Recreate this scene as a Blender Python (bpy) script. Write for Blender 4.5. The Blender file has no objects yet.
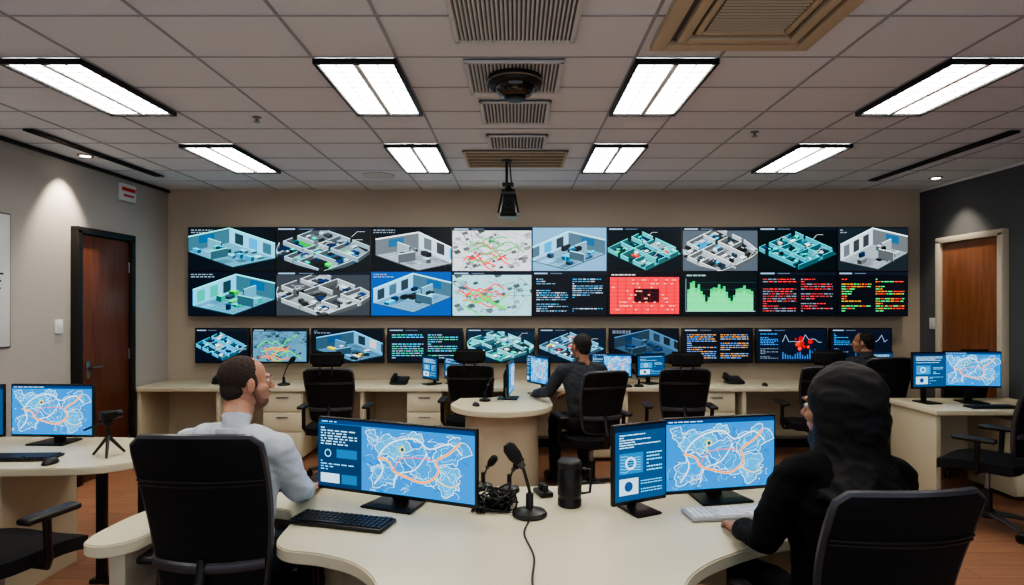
import bpy, bmesh, math, random
import numpy as np
from mathutils import Vector, Matrix, Euler, noise
R = math.radians
scene = bpy.context.scene
COL = scene.collection
try: scene.view_settings.look = 'AgX - Medium High Contrast'
except Exception: pass

# ------------------------------------------------------------------ materials
def lin(c):
    return tuple(((x+0.055)/1.055)**2.4 if x > 0.04045 else x/12.92 for x in c[:3])
def mat(name, c, rough=0.5, metal=0.0, nscale=0, namp=0.0, bump=0.0, bscale=200, spec=0.5, stretch=None, coat=0, sss=0):
    m = bpy.data.materials.new(name); m.use_nodes = True
    nt = m.node_tree; b = nt.nodes['Principled BSDF']
    col = (*lin(c), 1)
    b.inputs['Base Color'].default_value = col
    b.inputs['Roughness'].default_value = rough
    b.inputs['Metallic'].default_value = metal
    b.inputs['Specular IOR Level'].default_value = spec
    b.inputs['Coat Weight'].default_value = coat
    if sss: b.inputs['Subsurface Weight'].default_value = sss; b.inputs['Subsurface Scale'].default_value = .01
    tc = nt.nodes.new('ShaderNodeTexCoord'); mp = nt.nodes.new('ShaderNodeMapping')
    nt.links.new(tc.outputs['Object'], mp.inputs['Vector'])
    if stretch: mp.inputs['Scale'].default_value = stretch
    if nscale:
        n = nt.nodes.new('ShaderNodeTexNoise'); n.inputs['Scale'].default_value = nscale
        n.inputs['Detail'].default_value = 5
        nt.links.new(mp.outputs[0], n.inputs['Vector'])
        r = nt.nodes.new('ShaderNodeValToRGB')
        r.color_ramp.elements[0].position = 0.3; r.color_ramp.elements[1].position = 0.7
        r.color_ramp.elements[0].color = (*[max(0, x*(1-namp)) for x in col[:3]], 1)
        r.color_ramp.elements[1].color = (*[min(1, x*(1+namp)) for x in col[:3]], 1)
        nt.links.new(n.outputs['Fac'], r.inputs['Fac']); nt.links.new(r.outputs['Color'], b.inputs['Base Color'])
    if bump:
        n2 = nt.nodes.new('ShaderNodeTexNoise'); n2.inputs['Scale'].default_value = bscale; n2.inputs['Detail'].default_value = 3
        nt.links.new(mp.outputs[0], n2.inputs['Vector'])
        bp = nt.nodes.new('ShaderNodeBump'); bp.inputs['Strength'].default_value = bump; bp.inputs['Distance'].default_value = 0.01
        nt.links.new(n2.outputs['Fac'], bp.inputs['Height']); nt.links.new(bp.outputs['Normal'], b.inputs['Normal'])
    return m
def emis(name, c, s):
    m = bpy.data.materials.new(name); m.use_nodes = True
    b = m.node_tree.nodes['Principled BSDF']
    b.inputs['Base Color'].default_value = (*lin(c), 1)
    b.inputs['Emission Color'].default_value = (*lin(c), 1)
    b.inputs['Emission Strength'].default_value = s
    return m
M_wall = mat('paint_beige', (.74, .69, .62), .85, nscale=1.2, namp=.03, bump=.05, bscale=300)
M_walll = mat('paint_grey', (.68, .665, .65), .85, nscale=1.2, namp=.03, bump=.05, bscale=300)
M_wallr = mat('paint_slate', (.34, .35, .37), .8, nscale=1.2, namp=.05, bump=.05, bscale=300)
M_ceil = mat('ceiling_tile', (.86, .88, .915), .95, nscale=120, namp=.04, bump=.1, bscale=260)
M_tbar = mat('tbar_grey', (.62, .64, .68), .5)
M_dark = mat('dark_metal', (.10, .10, .11), .4, .3)
M_black = mat('black_plastic', (.045, .047, .052), .42)
M_blackm = mat('black_matte', (.03, .03, .033), .8)
M_seat = mat('chair_fabric', (.06, .064, .075), .75, nscale=260, namp=.35, bump=.25, bscale=500, spec=.3)
M_frame = mat('chair_frame', (.30, .30, .32), .35, .5)
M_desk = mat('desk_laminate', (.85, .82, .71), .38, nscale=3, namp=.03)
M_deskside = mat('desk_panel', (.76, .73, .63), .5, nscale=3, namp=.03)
M_steel = mat('steel', (.55, .56, .58), .3, .9)
M_white = mat('white_plastic', (.88, .89, .90), .4)
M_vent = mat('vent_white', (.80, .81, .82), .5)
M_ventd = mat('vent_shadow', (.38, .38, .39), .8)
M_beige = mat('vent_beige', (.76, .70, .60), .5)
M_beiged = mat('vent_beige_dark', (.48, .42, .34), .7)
M_doorf = mat('door_frame_dark', (.12, .11, .115), .45, .3)
M_doorfl = mat('door_frame_cream', (.82, .78, .70), .5)
M_red = mat('sign_red', (.8, .12, .1), .5)
M_skin = mat('skin', (.74, .54, .44), .55, nscale=25, namp=.12, bump=.1, bscale=120, sss=.08)
M_skin2 = mat('skin_tan', (.60, .42, .33), .55, nscale=25, namp=.1, sss=.08)
M_hair = mat('hair_cropped', (.20, .14, .11), .8, nscale=180, namp=.5, bump=.6, bscale=260)
M_hairb = mat('hair_black', (.05, .042, .04), .6, nscale=180, namp=.4, bump=.7, bscale=260)
M_beard = mat('beard_stubble', (.50, .35, .28), .8, nscale=200, namp=.35, bump=.3, bscale=300)
M_shirt = mat('shirt_white', (.74, .77, .81), .85, nscale=8, namp=.05, bump=.35, bscale=16, spec=.2)
M_jeans = mat('denim', (.12, .16, .25), .85, nscale=60, namp=.3)
M_abaya = mat('black_cloth', (.035, .035, .042), .85, bump=.45, bscale=16, spec=.2)
M_hijab = mat('hijab_cloth', (.055, .052, .06), .65, bump=.3, bscale=12, spec=.3)
M_jacket = mat('jacket_grey', (.15, .17, .20), .8, nscale=40, namp=.15, bump=.3, bscale=20)
M_trous = mat('trousers_dark', (.07, .07, .085), .85)
M_shoe = mat('shoe_leather', (.04, .035, .03), .4)
M_eye = mat('eye_white', (.8, .78, .75), .3)
M_iris = mat('iris_dark', (.08, .05, .04), .2)
M_light = emis('troffer_diffuser', (1, .98, .94), 17)
M_glass = mat('dome_glass', (.05, .06, .06), .08, .2, coat=1)

def wood(name, c1, c2, sc=(14, 14, 1.2)):
    m = bpy.data.materials.new(name); m.use_nodes = True
    nt = m.node_tree; b = nt.nodes['Principled BSDF']
    tc = nt.nodes.new('ShaderNodeTexCoord'); mp = nt.nodes.new('ShaderNodeMapping')
    mp.inputs['Scale'].default_value = sc
    n = nt.nodes.new('ShaderNodeTexNoise'); n.inputs['Scale'].default_value = 2; n.inputs['Detail'].default_value = 6
    r = nt.nodes.new('ShaderNodeValToRGB')
    r.color_ramp.elements[0].position = .3; r.color_ramp.elements[1].position = .72
    r.color_ramp.elements[0].color = (*lin(c1), 1); r.color_ramp.elements[1].color = (*lin(c2), 1)
    nt.links.new(tc.outputs['Object'], mp.inputs[0]); nt.links.new(mp.outputs[0], n.inputs['Vector'])
    nt.links.new(n.outputs['Fac'], r.inputs[0]); nt.links.new(r.outputs[0], b.inputs['Base Color'])
    b.inputs['Roughness'].default_value = .4
    return m
M_door = wood('door_walnut', (.30, .155, .10), (.42, .235, .155))
M_door2 = wood('door_oak', (.45, .26, .15), (.57, .35, .21))
def floor_mat():
    m = bpy.data.materials.new('floor_planks'); m.use_nodes = True
    nt = m.node_tree; b = nt.nodes['Principled BSDF']
    tc = nt.nodes.new('ShaderNodeTexCoord')
    br = nt.nodes.new('ShaderNodeTexBrick')
    br.inputs['Color1'].default_value = (*lin((.66, .475, .365)), 1)
    br.inputs['Color2'].default_value = (*lin((.60, .43, .33)), 1)
    br.inputs['Mortar'].default_value = (*lin((.46, .32, .24)), 1)
    br.inputs['Scale'].default_value = 1.0
    br.inputs['Mortar Size'].default_value = .003
    br.inputs['Brick Width'].default_value = 1.2; br.inputs['Row Height'].default_value = .18
    mp = nt.nodes.new('ShaderNodeMapping'); mp.inputs['Scale'].default_value = (3, 30, 1)
    n = nt.nodes.new('ShaderNodeTexNoise'); n.inputs['Scale'].default_value = 1; n.inputs['Detail'].default_value = 6
    mx = nt.nodes.new('ShaderNodeMix'); mx.data_type = 'RGBA'; mx.blend_type = 'MULTIPLY'; mx.inputs[0].default_value = .6
    rr = nt.nodes.new('ShaderNodeValToRGB')
    rr.color_ramp.elements[0].position = .3; rr.color_ramp.elements[0].color = (.65, .62, .6, 1)
    rr.color_ramp.elements[1].position = .7; rr.color_ramp.elements[1].color = (1, 1, 1, 1)
    nt.links.new(tc.outputs['Object'], br.inputs['Vector']); nt.links.new(tc.outputs['Object'], mp.inputs[0])
    nt.links.new(mp.outputs[0], n.inputs['Vector']); nt.links.new(n.outputs['Fac'], rr.inputs[0])
    nt.links.new(br.outputs['Color'], mx.inputs[6]); nt.links.new(rr.outputs[0], mx.inputs[7])
    nt.links.new(mx.outputs[2], b.inputs['Base Color'])
    b.inputs['Roughness'].default_value = .5
    return m
M_floor = floor_mat()
M_screen = bpy.data.materials.new('display_image'); M_screen.use_nodes = True
_nt = M_screen.node_tree; _b = _nt.nodes['Principled BSDF']
_a = _nt.nodes.new('ShaderNodeAttribute'); _a.attribute_name = 'Col'
_b.inputs['Base Color'].default_value = (.005, .005, .006, 1); _b.inputs['Roughness'].default_value = .35; _b.inputs['Specular IOR Level'].default_value = .25
_nt.links.new(_a.outputs['Color'], _b.inputs['Emission Color']); _b.inputs['Emission Strength'].default_value = 1.75

# ------------------------------------------------------------------ mesh builder
class MB:
    def __init__(self):
        self.v = []; self.f = []; self.mi = []; self.mats = []; self.M = Matrix.Identity(4)
    def m(self, material):
        if material not in self.mats: self.mats.append(material)
        return self.mats.index(material)
    def raw(self, vs, fs, material, M=None):
        k = len(self.v); T = self.M if M is None else self.M @ M
        self.v += [tuple(T @ Vector(p)) for p in vs]
        i = self.m(material)
        for f in fs: self.f.append([k+a for a in f]); self.mi.append(i)
    def bm(self, bm, material, M=None):
        bm.verts.index_update()
        self.raw([v.co.copy() for v in bm.verts], [[v.index for v in f.verts] for f in bm.faces], material, M); bm.free()
    def box(self, size, loc, material, bev=0.0, rot=(0, 0, 0), seg=2):
        b = bmesh.new(); bmesh.ops.create_cube(b, size=1)
        bmesh.ops.scale(b, vec=size, verts=b.verts)
        if bev > 0:
            bmesh.ops.bevel(b, geom=list(b.edges), offset=min(bev, min(size)*.49), segments=seg, affect='EDGES', profile=.5)
        self.bm(b, material, Matrix.Translation(loc) @ Euler([R(a) for a in rot]).to_matrix().to_4x4())
    def cyl(self, r, h, loc, material, r2=None, seg=24, rot=(0, 0, 0)):
        b = bmesh.new(); bmesh.ops.create_cone(b, cap_ends=True, segments=seg, radius1=r, radius2=r if r2 is None else r2, depth=h)
        self.bm(b, material, Matrix.Translation(loc) @ Euler([R(a) for a in rot]).to_matrix().to_4x4())
    def ell(self, rad, loc, material, seg=20):
        b = bmesh.new(); bmesh.ops.create_uvsphere(b, u_segments=seg, v_segments=seg//2+2, radius=1)
        bmesh.ops.scale(b, vec=rad, verts=b.verts); self.bm(b, material, Matrix.Translation(loc))
    def lathe(self, prof, loc, material, seg=28):
        vs = []; fs = []
        for (r, z) in prof:
            for i in range(seg):
                a = 2*math.pi*i/seg; vs.append((loc[0]+r*math.cos(a), loc[1]+r*math.sin(a), loc[2]+z))
        for j in range(len(prof)-1):
            for i in range(seg):
                k = (i+1) % seg; fs.append([j*seg+i, j*seg+k, (j+1)*seg+k, (j+1)*seg+i])
        fs.append(list(range(seg))[::-1]); fs.append([(len(prof)-1)*seg+i for i in range(seg)])
        self.raw(vs, fs, material)
    def tube(self, pts, rad, material, seg=8, closed=False, flat=1.0):
        P = [Vector(p) for p in pts]; n = len(P)
        rad = rad if isinstance(rad, (list, tuple)) else [rad]*n
        vs = []; fs = []; up = None
        for i in range(n):
            if closed: t = P[(i+1) % n]-P[i-1]
            else: t = P[min(i+1, n-1)]-P[max(i-1, 0)]
            t.normalize()
            if up is None:
                up = Vector((0, 0, 1)) if abs(t.z) < .9 else Vector((0, 1, 0))
            up = (up - t*up.dot(t)).normalized(); sd = t.cross(up)
            for j in range(seg):
                a = 2*math.pi*j/seg; vs.append(P[i]+sd*math.cos(a)*rad[i]+up*math.sin(a)*rad[i]*flat)
        for i in range(n if closed else n-1):
            for j in range(seg):
                k = (j+1) % seg; q = (i+1) % n
                fs.append([i*seg+j, i*seg+k, q*seg+k, q*seg+j])
        if not closed:
            fs.append(list(range(seg))[::-1]); fs.append([(n-1)*seg+j for j in range(seg)])
        self.raw(vs, fs, material)
    def prism(self, outline, z0, z1, material, side=None, bev=0.0):
        b = bmesh.new()
        lo = [b.verts.new((x, y, z0)) for x, y in outline]
        f = b.faces.new(lo)
        ret = bmesh.ops.extrude_face_region(b, geom=[f])
        vs = [e for e in ret['geom'] if isinstance(e, bmesh.types.BMVert)]
        bmesh.ops.translate(b, vec=(0, 0, z1-z0), verts=vs)
        bmesh.ops.recalc_face_normals(b, faces=b.faces)
        if bev:
            ed = [e for e in b.edges if abs(e.verts[0].co.z-e.verts[1].co.z) < 1e-6]
            bmesh.ops.bevel(b, geom=ed, offset=bev, segments=2, affect='EDGES')
        big = [fc for fc in b.faces if len(fc.verts) > 4]
        bmesh.ops.triangulate(b, faces=big)
        self.bm(b, material)
    def mesh(self, name, ang=38):
        me = bpy.data.meshes.new(name)
        me.from_pydata(self.v, [], self.f)
        for m_ in self.mats: me.materials.append(m_)
        me.polygons.foreach_set('material_index', self.mi)
        me.polygons.foreach_set('use_smooth', [True]*len(self.f))
        me.update()
        b = bmesh.new(); b.from_mesh(me); bmesh.ops.recalc_face_normals(b, faces=b.faces); b.to_mesh(me); b.free()
        me.set_sharp_from_angle(angle=R(ang))
        return me
    def obj(self, name, loc=(0, 0, 0), yaw=0, parent=None, ang=38):
        o = bpy.data.objects.new(name, self.mesh(name, ang)); COL.objects.link(o)
        o.location = loc; o.rotation_euler = (0, 0, R(yaw))
        if parent: o.parent = parent
        return o
def inst(me, name, loc, yaw=0):
    o = bpy.data.objects.new(name, me); COL.objects.link(o); o.location = loc; o.rotation_euler = (0, 0, R(yaw)); return o
def empty(name, loc=(0, 0, 0), yaw=0):
    o = bpy.data.objects.new(name, None); COL.objects.link(o); o.location = loc; o.rotation_euler = (0, 0, R(yaw)); o.empty_display_size = .1; return o
def catmull(pts, n=5, closed=True):
    out = []; N = len(pts)
    for i in range(N if closed else N-1):
        p = [Vector(pts[(i+k-1) % N] if closed else pts[min(max(i+k-1, 0), N-1)]) for k in range(4)]
        for j in range(n):
            t = j/n
            out.append(tuple(.5*((2*p[1])+(-p[0]+p[2])*t+(2*p[0]-5*p[1]+4*p[2]-p[3])*t*t+(-p[0]+3*p[1]-3*p[2]+p[3])*t**3)))
    return out

# ------------------------------------------------------------------ screen painter
def sat(c, k=1.45):
    m = sum(c)/3; return [min(1, max(0, m+(x-m)*k)) for x in c]
class Scr:
    def __init__(s, w, h): s.w = w; s.h = h; s.p = []; s.asp = w/h
    def poly(s, pts, c): s.p.append(([(min(1, max(0, a)), min(1, max(0, b))) for a, b in pts], lin(sat(c))))
    def rect(s, a, b, c_, d, c): s.poly([(a, b), (c_, b), (c_, d), (a, d)], c)
    def line(s, pts, w, c):
        for (a, b), (c2, d) in zip(pts[:-1], pts[1:]):
            dx = (c2-a)*s.asp; dy = d-b; L = math.hypot(dx, dy) or 1e-6
            nx = -dy/L*w/2/s.asp; ny = dx/L*w/2
            s.poly([(a+nx, b+ny), (a-nx, b-ny), (c2-nx, d-ny), (c2+nx, d+ny)], c)
    def circ(s, u, v, r, c, n=14):
        s.poly([(u+r/s.asp*math.cos(2*math.pi*i/n), v+r*math.sin(2*math.pi*i/n)) for i in range(n)], c)
    def text(s, a, b, c_, d, rows, c, rg, cols=None):
        rh = (d-b)/rows
        for i in range(rows):
            y = d-(i+1)*rh; x = a
            while x < c_-.01:
                L = rg.uniform(.02, .09)*(c_-a)*2
                if rg.random() < .12: break
                cc = rg.choice(cols) if cols else c
                s.rect(x, y+rh*.3, min(x+L, c_), y+rh*.68, cc); x += L+.012
    def obj(s, name, loc=(0, 0, 0), parent=None):
        vs = []; fs = []; cs = []
        for i, (pts, c) in enumerate(s.p):
            k = len(vs)
            for a, b in pts: vs.append(((a-.5)*s.w, -i*6e-6, (b-.5)*s.h))
            fs.append(list(range(k, k+len(pts)))); cs += [(*c, 1)]*len(pts)
        me = bpy.data.meshes.new(name); me.from_pydata(vs, [], fs); me.materials.append(M_screen)
        ca = me.color_attributes.new('Col', 'FLOAT_COLOR', 'CORNER')
        ca.data.foreach_set('color', np.array(cs, dtype=np.float32).ravel())
        o = bpy.data.objects.new(name, me); COL.objects.link(o); o.location = loc
        if parent: o.parent = parent
        return o
def bar(s, rg, c=(.06, .08, .12)):
    s.rect(0, .93, 1, 1, c); s.rect(.02, .95, .2, .98, (.6, .68, .75)); s.rect(.24, .955, .4, .975, (.35, .4, .45))
def isoblock(s, T, a, b, w, d, h, c):
    p = [T(a, b), T(a+w, b), T(a+w, b+d), T(a, b+d)]; q = [(x, y+h) for x, y in p]
    f = lambda k: tuple(x*k for x in c)
    s.poly([p[0], p[1], q[1], q[0]], f(.68)); s.poly([p[1], p[2], q[2], q[1]], f(.36)); s.poly(q, f(1.1))
def g_room(s, rg, tone=(.75, .85, .9), bg=(.02, .04, .07), acc=(), k=14, flip=False):
    s.rect(0, 0, 1, 1, bg); F = (lambda p: (1-p[0], p[1])) if flip else (lambda p: p)
    O = (rg.uniform(-.04, .06), rg.uniform(.36, .46)); X = (rg.uniform(.46, .56), -rg.uniform(.34, .42)); Y = (rg.uniform(.46, .54), rg.uniform(.16, .26))
    T = lambda a, b: F((O[0]+X[0]*a+Y[0]*b, O[1]+X[1]*a+Y[1]*b))
    up = rg.uniform(.28, .38); f = lambda q: tuple(x*q for x in tone)
    U = lambda p, h: (p[0], p[1]+h)
    s.poly([T(0, 0), T(1, 0), T(1, 1), T(0, 1)], f(.72))
    for i in range(10):
        a, b = rg.uniform(0, .8), rg.uniform(0, .8); w, d = rg.uniform(.1, .3), rg.uniform(.1, .3)
        s.poly([T(a, b), T(min(1, a+w), b), T(min(1, a+w), min(1, b+d)), T(a, min(1, b+d))], f(rg.uniform(.45, .9)))
    for i in range(1, 8): s.line([T(i/8, 0), T(i/8, 1)], .005, f(.5)); s.line([T(0, i/8), T(1, i/8)], .005, f(.5))
    s.poly([T(0, 0), T(0, 1), U(T(0, 1), up), U(T(0, 0), up)], f(.45))
    s.poly([T(0, 1), T(1, 1), U(T(1, 1), up), U(T(0, 1), up)], f(.92))
    s.line([U(T(0, 0), up), U(T(0, 1), up), U(T(1, 1), up)], .03, f(1.15))
    for a in (.12, .42, .72): s.poly([U(T(a, 1), up*.1), U(T(a+.18, 1), up*.1), U(T(a+.18, 1), up*.8), U(T(a, 1), up*.8)], rg.choice([f(.25), f(.45), tuple(x*.8 for x in (acc[0] if acc else tone))]))
    s.poly([U(T(0, .3), up*.35), U(T(0, .65), up*.35), U(T(0, .65), up*.85), U(T(0, .3), up*.85)], (tone[0]*.25, tone[1]*.4, tone[2]*.5))
    items = [(rg.uniform(.03, .82), rg.uniform(.05, .85), None) for _ in range(k)]+[(.5, .0, 'w'), (.0, .5, 'v')]
    for a, b, t in sorted(items, key=lambda p: p[0]-p[1]*.5):
        if t == 'w': isoblock(s, T, .5, 0, .03, .4, up*.55, f(1.05)); continue
        if t == 'v': isoblock(s, T, .0, .5, .28, .03, up*.6, f(1.0)); continue
        c = rg.choice(list(acc)) if acc and rg.random() < .5 else f(rg.choice([.12, .2, .35, .9, 1.05, .6]))
        isoblock(s, T, a, b, rg.uniform(.05, .18), rg.uniform(.05, .14), rg.uniform(.03, .12), c)
    s.line([T(0, 0), T(1, 0), T(1, 1)], .02, f(.3)); s.text(.03, .86, .3, .97, 2, (.55, .6, .65), rg)
def g_plan(s, rg, tone=(.75, .8, .83), bg=(.04, .06, .08), acc=(), k=34, full=False):
    s.rect(0, 0, 1, 1, bg); q = 1.28 if full else 1.02
    ang = rg.uniform(-.06, .06)
    O = (.5-.5*q, .46+ang); X = (.52*q, -.42*q); Y = (.48*q, (.36-ang)*q)
    T = lambda a, b: (O[0]+X[0]*a+Y[0]*b, O[1]+X[1]*a+Y[1]*b)
    f = lambda v: tuple(x*v for x in tone)
    s.poly([(x, y-.03) for x, y in (T(0, 0), T(1, 0), T(1, 1), T(0, 1))], f(.15)); s.poly([T(0, 0), T(1, 0), T(1, 1), T(0, 1)], f(.5))
    xs = [0, rg.uniform(.22, .34), rg.uniform(.52, .66), .97]; ys = [0, rg.uniform(.25, .38), rg.uniform(.58, .7), .97]
    el = []
    for i in range(3):
        for j in range(3):
            s.poly([T(xs[i], ys[j]), T(xs[i+1], ys[j]), T(xs[i+1], ys[j+1]), T(xs[i], ys[j+1])], f(rg.choice([.15, .3, .5, .7, .9])) if rg.random() > .3 or not acc else tuple(x*.7 for x in rg.choice(list(acc))))
            for _ in range(k//9+2): el.append((rg.uniform(xs[i]+.03, xs[i+1]-.07), rg.uniform(ys[j]+.03, ys[j+1]-.07), rg.uniform(.03, .09), rg.uniform(.03, .09), rg.uniform(.015, .07), rg.choice(list(acc)) if acc and rg.random() < .45 else f(rg.choice([.12, .3, .8, 1.1]))))
    for x in xs:
        for j in range(3): el.append((x, ys[j], .014, (ys[j+1]-ys[j])*rg.choice([1, .8, .65]), .09, f(1.0)))
    for y in ys:
        for i in range(3): el.append((xs[i], y, (xs[i+1]-xs[i])*rg.choice([1, .8, .65]), .014, .09, f(1.1)))
    for a, b, w, d, h, c in sorted(el, key=lambda p: (p[0]+p[2]/2)-(p[1]+p[3]/2)): isoblock(s, T, a, b, w, d, h, c)
    for i in range(4): u = rg.uniform(.1, .9); v = rg.uniform(.2, .8); s.line([(u, v), (u+.06, v+.12), (u+.14, v+.12)], .006, (.95, .95, .95))
    bar(s, rg)
def g_map(s, rg, cols=((.85, .2, .15),), bg=(.82, .84, .85)):
    s.rect(0, 0, 1, 1, bg)
    for i in range(80):
        u = rg.random(); v = rg.random(); w = rg.uniform(.02, .08); f = rg.uniform(.3, .97)
        s.poly([(u, v), (u+w, v+w*.6), (u+w*.6, v+w*1.6), (u-w*.4, v+w)], (bg[0]*f, bg[1]*f, bg[2]*f))
    for i in range(16):
        a = rg.random()*.9; b = rg.random()
        s.line([(a, b), (a+rg.uniform(-.3, .3), b+rg.uniform(-.4, .4)), (a+rg.uniform(-.5, .5), b+rg.uniform(-.5, .5))], .010, (.25, .3, .32))
    for c in cols:
        for i in range(5):
            p = [(rg.uniform(.05, .45), rg.uniform(.1, .8))]
            for j in range(6): p.append((p[-1][0]+rg.uniform(.02, .13), p[-1][1]+rg.uniform(-.14, .14)))
            s.line(p, .028, c)
    bar(s, rg)
def g_text(s, rg, cols=((.7, .75, .8),), bg=(.03, .045, .07), rows=12):
    s.rect(0, 0, 1, 1, bg); bar(s, rg)
    s.text(.05, .08, .48, .86, rows, None, rg, cols); s.text(.54, .08, .95, .86, rows, None, rg, cols)
def g_table(s, rg, c=(.85, .22, .28)):
    s.rect(0, 0, 1, 1, (.04, .03, .05)); s.rect(.03, .04, .97, .88, c)
    s.rect(.36, .3, .7, .62, (.08, .03, .05))
    for i in range(9): s.rect(.03, .1+i*.085, .97, .108+i*.085, (.3, .05, .08))
    for i in range(8): s.rect(.13+i*.11, .04, .137+i*.11, .88, (.4, .06, .09))
    s.text(.05, .9, .6, .97, 1, (.8, .8, .8), rg)
    for i in range(60):
        u = rg.uniform(.05, .9); v = .12+rg.randrange(9)*.085; s.rect(u, v, u+.03, v+.03, (1, .65, .6))
def g_bars(s, rg):
    s.rect(0, 0, 1, 1, (.03, .06, .07)); s.text(.05, .88, .5, .96, 1, (.6, .7, .7), rg)
    for i in range(26):
        h = .22+.5*abs(math.sin(i*.32+.9))*rg.uniform(.6, 1); x = .06+i*.034
        s.rect(x, .1, x+.034, .1+h, (.2, .66, .42)); s.rect(x, .1, x+.027, .1+h*.8, (.28, .82, .55))
    s.line([(.04, .1), (.97, .1)], .012, (.7, .8, .8)); s.line([(.04, .1), (.04, .85)], .012, (.5, .6, .6))
    for i in range(4): s.line([(.04, .28+i*.16), (.97, .28+i*.16)], .005, (.2, .35, .35))
def g_dash(s, rg, tone=(.3, .6, .85), hot=None):
    s.rect(0, 0, 1, 1, (.04, .07, .12)); bar(s, rg)
    s.text(.04, .5, .3, .88, 7, tone, rg); s.text(.04, .08, .3, .42, 7, (.5, .55, .6), rg)
    for i in range(16):
        h = rg.uniform(.05, .3); s.rect(.36+i*.036, .08, .36+i*.036+.018, .08+h, tuple(x*.7 for x in tone))
    p = [(.36, .6)]
    for i in range(12): p.append((p[-1][0]+.048, .55+rg.uniform(0, .3)))
    s.line(p, .010, (.7, .78, .85))
    if hot:
        for i in range(14): s.circ(rg.uniform(.55, .78), rg.uniform(.4, .75), rg.uniform(.02, .08), tuple(x*rg.uniform(.5, 1.1) for x in hot))
def g_ctrl(s, rg, panel=.3):
    B = (.14, .47, .68); s.rect(0, 0, 1, 1, B); s.rect(0, .94, 1, 1, (.06, .2, .34)); s.text(.02, .955, .4, .985, 1, (.8, .9, 1), rg)
    p0 = panel
    def blob(cu, cv, r, sd, n=36):
        o = []
        for j in range(n):
            a = j/n*2*math.pi; q = r*(1+.28*math.sin(2*a+sd)+.16*math.sin(5*a+sd*2)+.08*math.sin(11*a+sd*3)+.05*math.sin(19*a+sd))
            o.append((max(p0+.005, min(.995, cu+q*math.cos(a)/s.asp*1.2)), max(.02, min(.93, cv+q*math.sin(a)))))
        return o
    lands = [(p0+(1-p0)*u, v, r) for u, v, r in ((.22, .3, .2), (.3, .68, .2), (.55, .45, .22), (.78, .28, .17), (.8, .68, .2), (.5, .85, .08), (.1, .8, .09))]
    for i, (u, v, r) in enumerate(lands):
        o = blob(u, v, r, i*1.7)
        for j in range(len(o)): s.poly([(u, v), o[j], o[(j+1) % len(o)]], (.27, .60, .76) if i % 2 else (.19, .53, .72))
        s.line(o+[o[0]], .009, (.85, .93, .96))
        o = blob(u, v, r*.6, i*1.1+2); s.line(o+[o[0]], .006, (.68, .86, .93))
    for i in range(60):
        u = rg.uniform(p0+.02, .95); v = rg.uniform(.05, .88); p = [(u, v)]
        for j in range(4): p.append((max(p0+.01, p[-1][0]+rg.uniform(-.04, .04)), min(.92, max(.02, p[-1][1]+rg.uniform(-.07, .07)))))
        s.line(p, .0048, rg.choice([(.85, .94, .97), (.58, .80, .88), (.08, .28, .45)]))
    def route(pts, w, c):
        q = catmull([(p0+(1-p0)*a, b) for a, b in pts], 4, False); s.line(q, w, c)
    W = (.92, .96, .98); Og = (.88, .50, .32)
    route([(.12, .12), (.2, .33), (.17, .55), (.3, .76), (.5, .83), (.62, .7), (.8, .8), (.92, .62)], .018, W)
    route([(.3, .1), (.34, .3), (.5, .4), (.62, .7)], .014, W)
    route([(.15, .52), (.26, .46), (.3, .34), (.42, .27), (.56, .22), (.66, .30), (.7, .42), (.68, .55), (.8, .68), (.9, .86)], .034, (.92, .84, .62))
    route([(.15, .52), (.26, .46), (.3, .34), (.42, .27), (.56, .22), (.66, .30), (.7, .42), (.68, .55), (.8, .68), (.9, .86)], .019, Og)
    route([(.3, .34), (.36, .52), (.5, .56), (.68, .55)], .012, (.85, .35, .3)); route([(.36, .52), (.33, .66), (.42, .74)], .014, (.45, .75, .5))
    route([(.66, .30), (.8, .2), (.9, .3)], .014, (.95, .8, .45))
    s.circ(p0+(1-p0)*.38, .66, .045, (.95, .82, .4)); s.circ(p0+(1-p0)*.38, .66, .03, (.1, .3, .4))
    for i in range(14): s.circ(rg.uniform(p0+.05, .95), rg.uniform(.1, .85), .010, rg.choice([(.95, .9, .5), (.9, .35, .25), (1, 1, 1)]))
    if panel > 0:
        s.rect(0, 0, p0, .94, (.06, .18, .28))
        s.text(.02, .62, p0-.03, .9, 7, (.75, .88, .95), rg); s.circ(.07, .5, .06, (.6, .8, .9)); s.circ(.07, .5, .045, (.05, .17, .28))
        s.rect(.13, .44, p0-.03, .57, (.15, .38, .52)); s.text(.02, .24, p0-.03, .4, 4, (.6, .78, .88), rg)
        s.rect(.02, .06, p0*.5, .2, (.75, .85, .9)); s.rect(p0*.55, .06, p0-.03, .2, (.15, .38, .52))
def g_side(s, rg):
    s.rect(0, 0, 1, 1, (.09, .25, .37)); s.rect(0, .93, 1, 1, (.04, .12, .2))
    s.text(.08, .7, .9, .9, 6, (.75, .88, .95), rg); s.rect(.08, .36, .55, .64, (.16, .42, .58)); s.circ(.3, .5, .09, (.8, .9, .95)); s.circ(.3, .5, .06, (.1, .3, .45))
    for i in range(6): s.line([(.1, .4+i*.04), (.2, .38+i*.045), (.3, .42+i*.03), (.5, .4+i*.035)], .006, (.55, .8, .9))
    s.text(.62, .36, .93, .64, 6, (.6, .8, .9), rg); s.rect(.08, .08, .45, .3, (.75, .83, .87)); s.circ(.26, .19, .07, (.1, .25, .4)); s.text(.5, .08, .93, .3, 6, (.5, .72, .85), rg)

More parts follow.
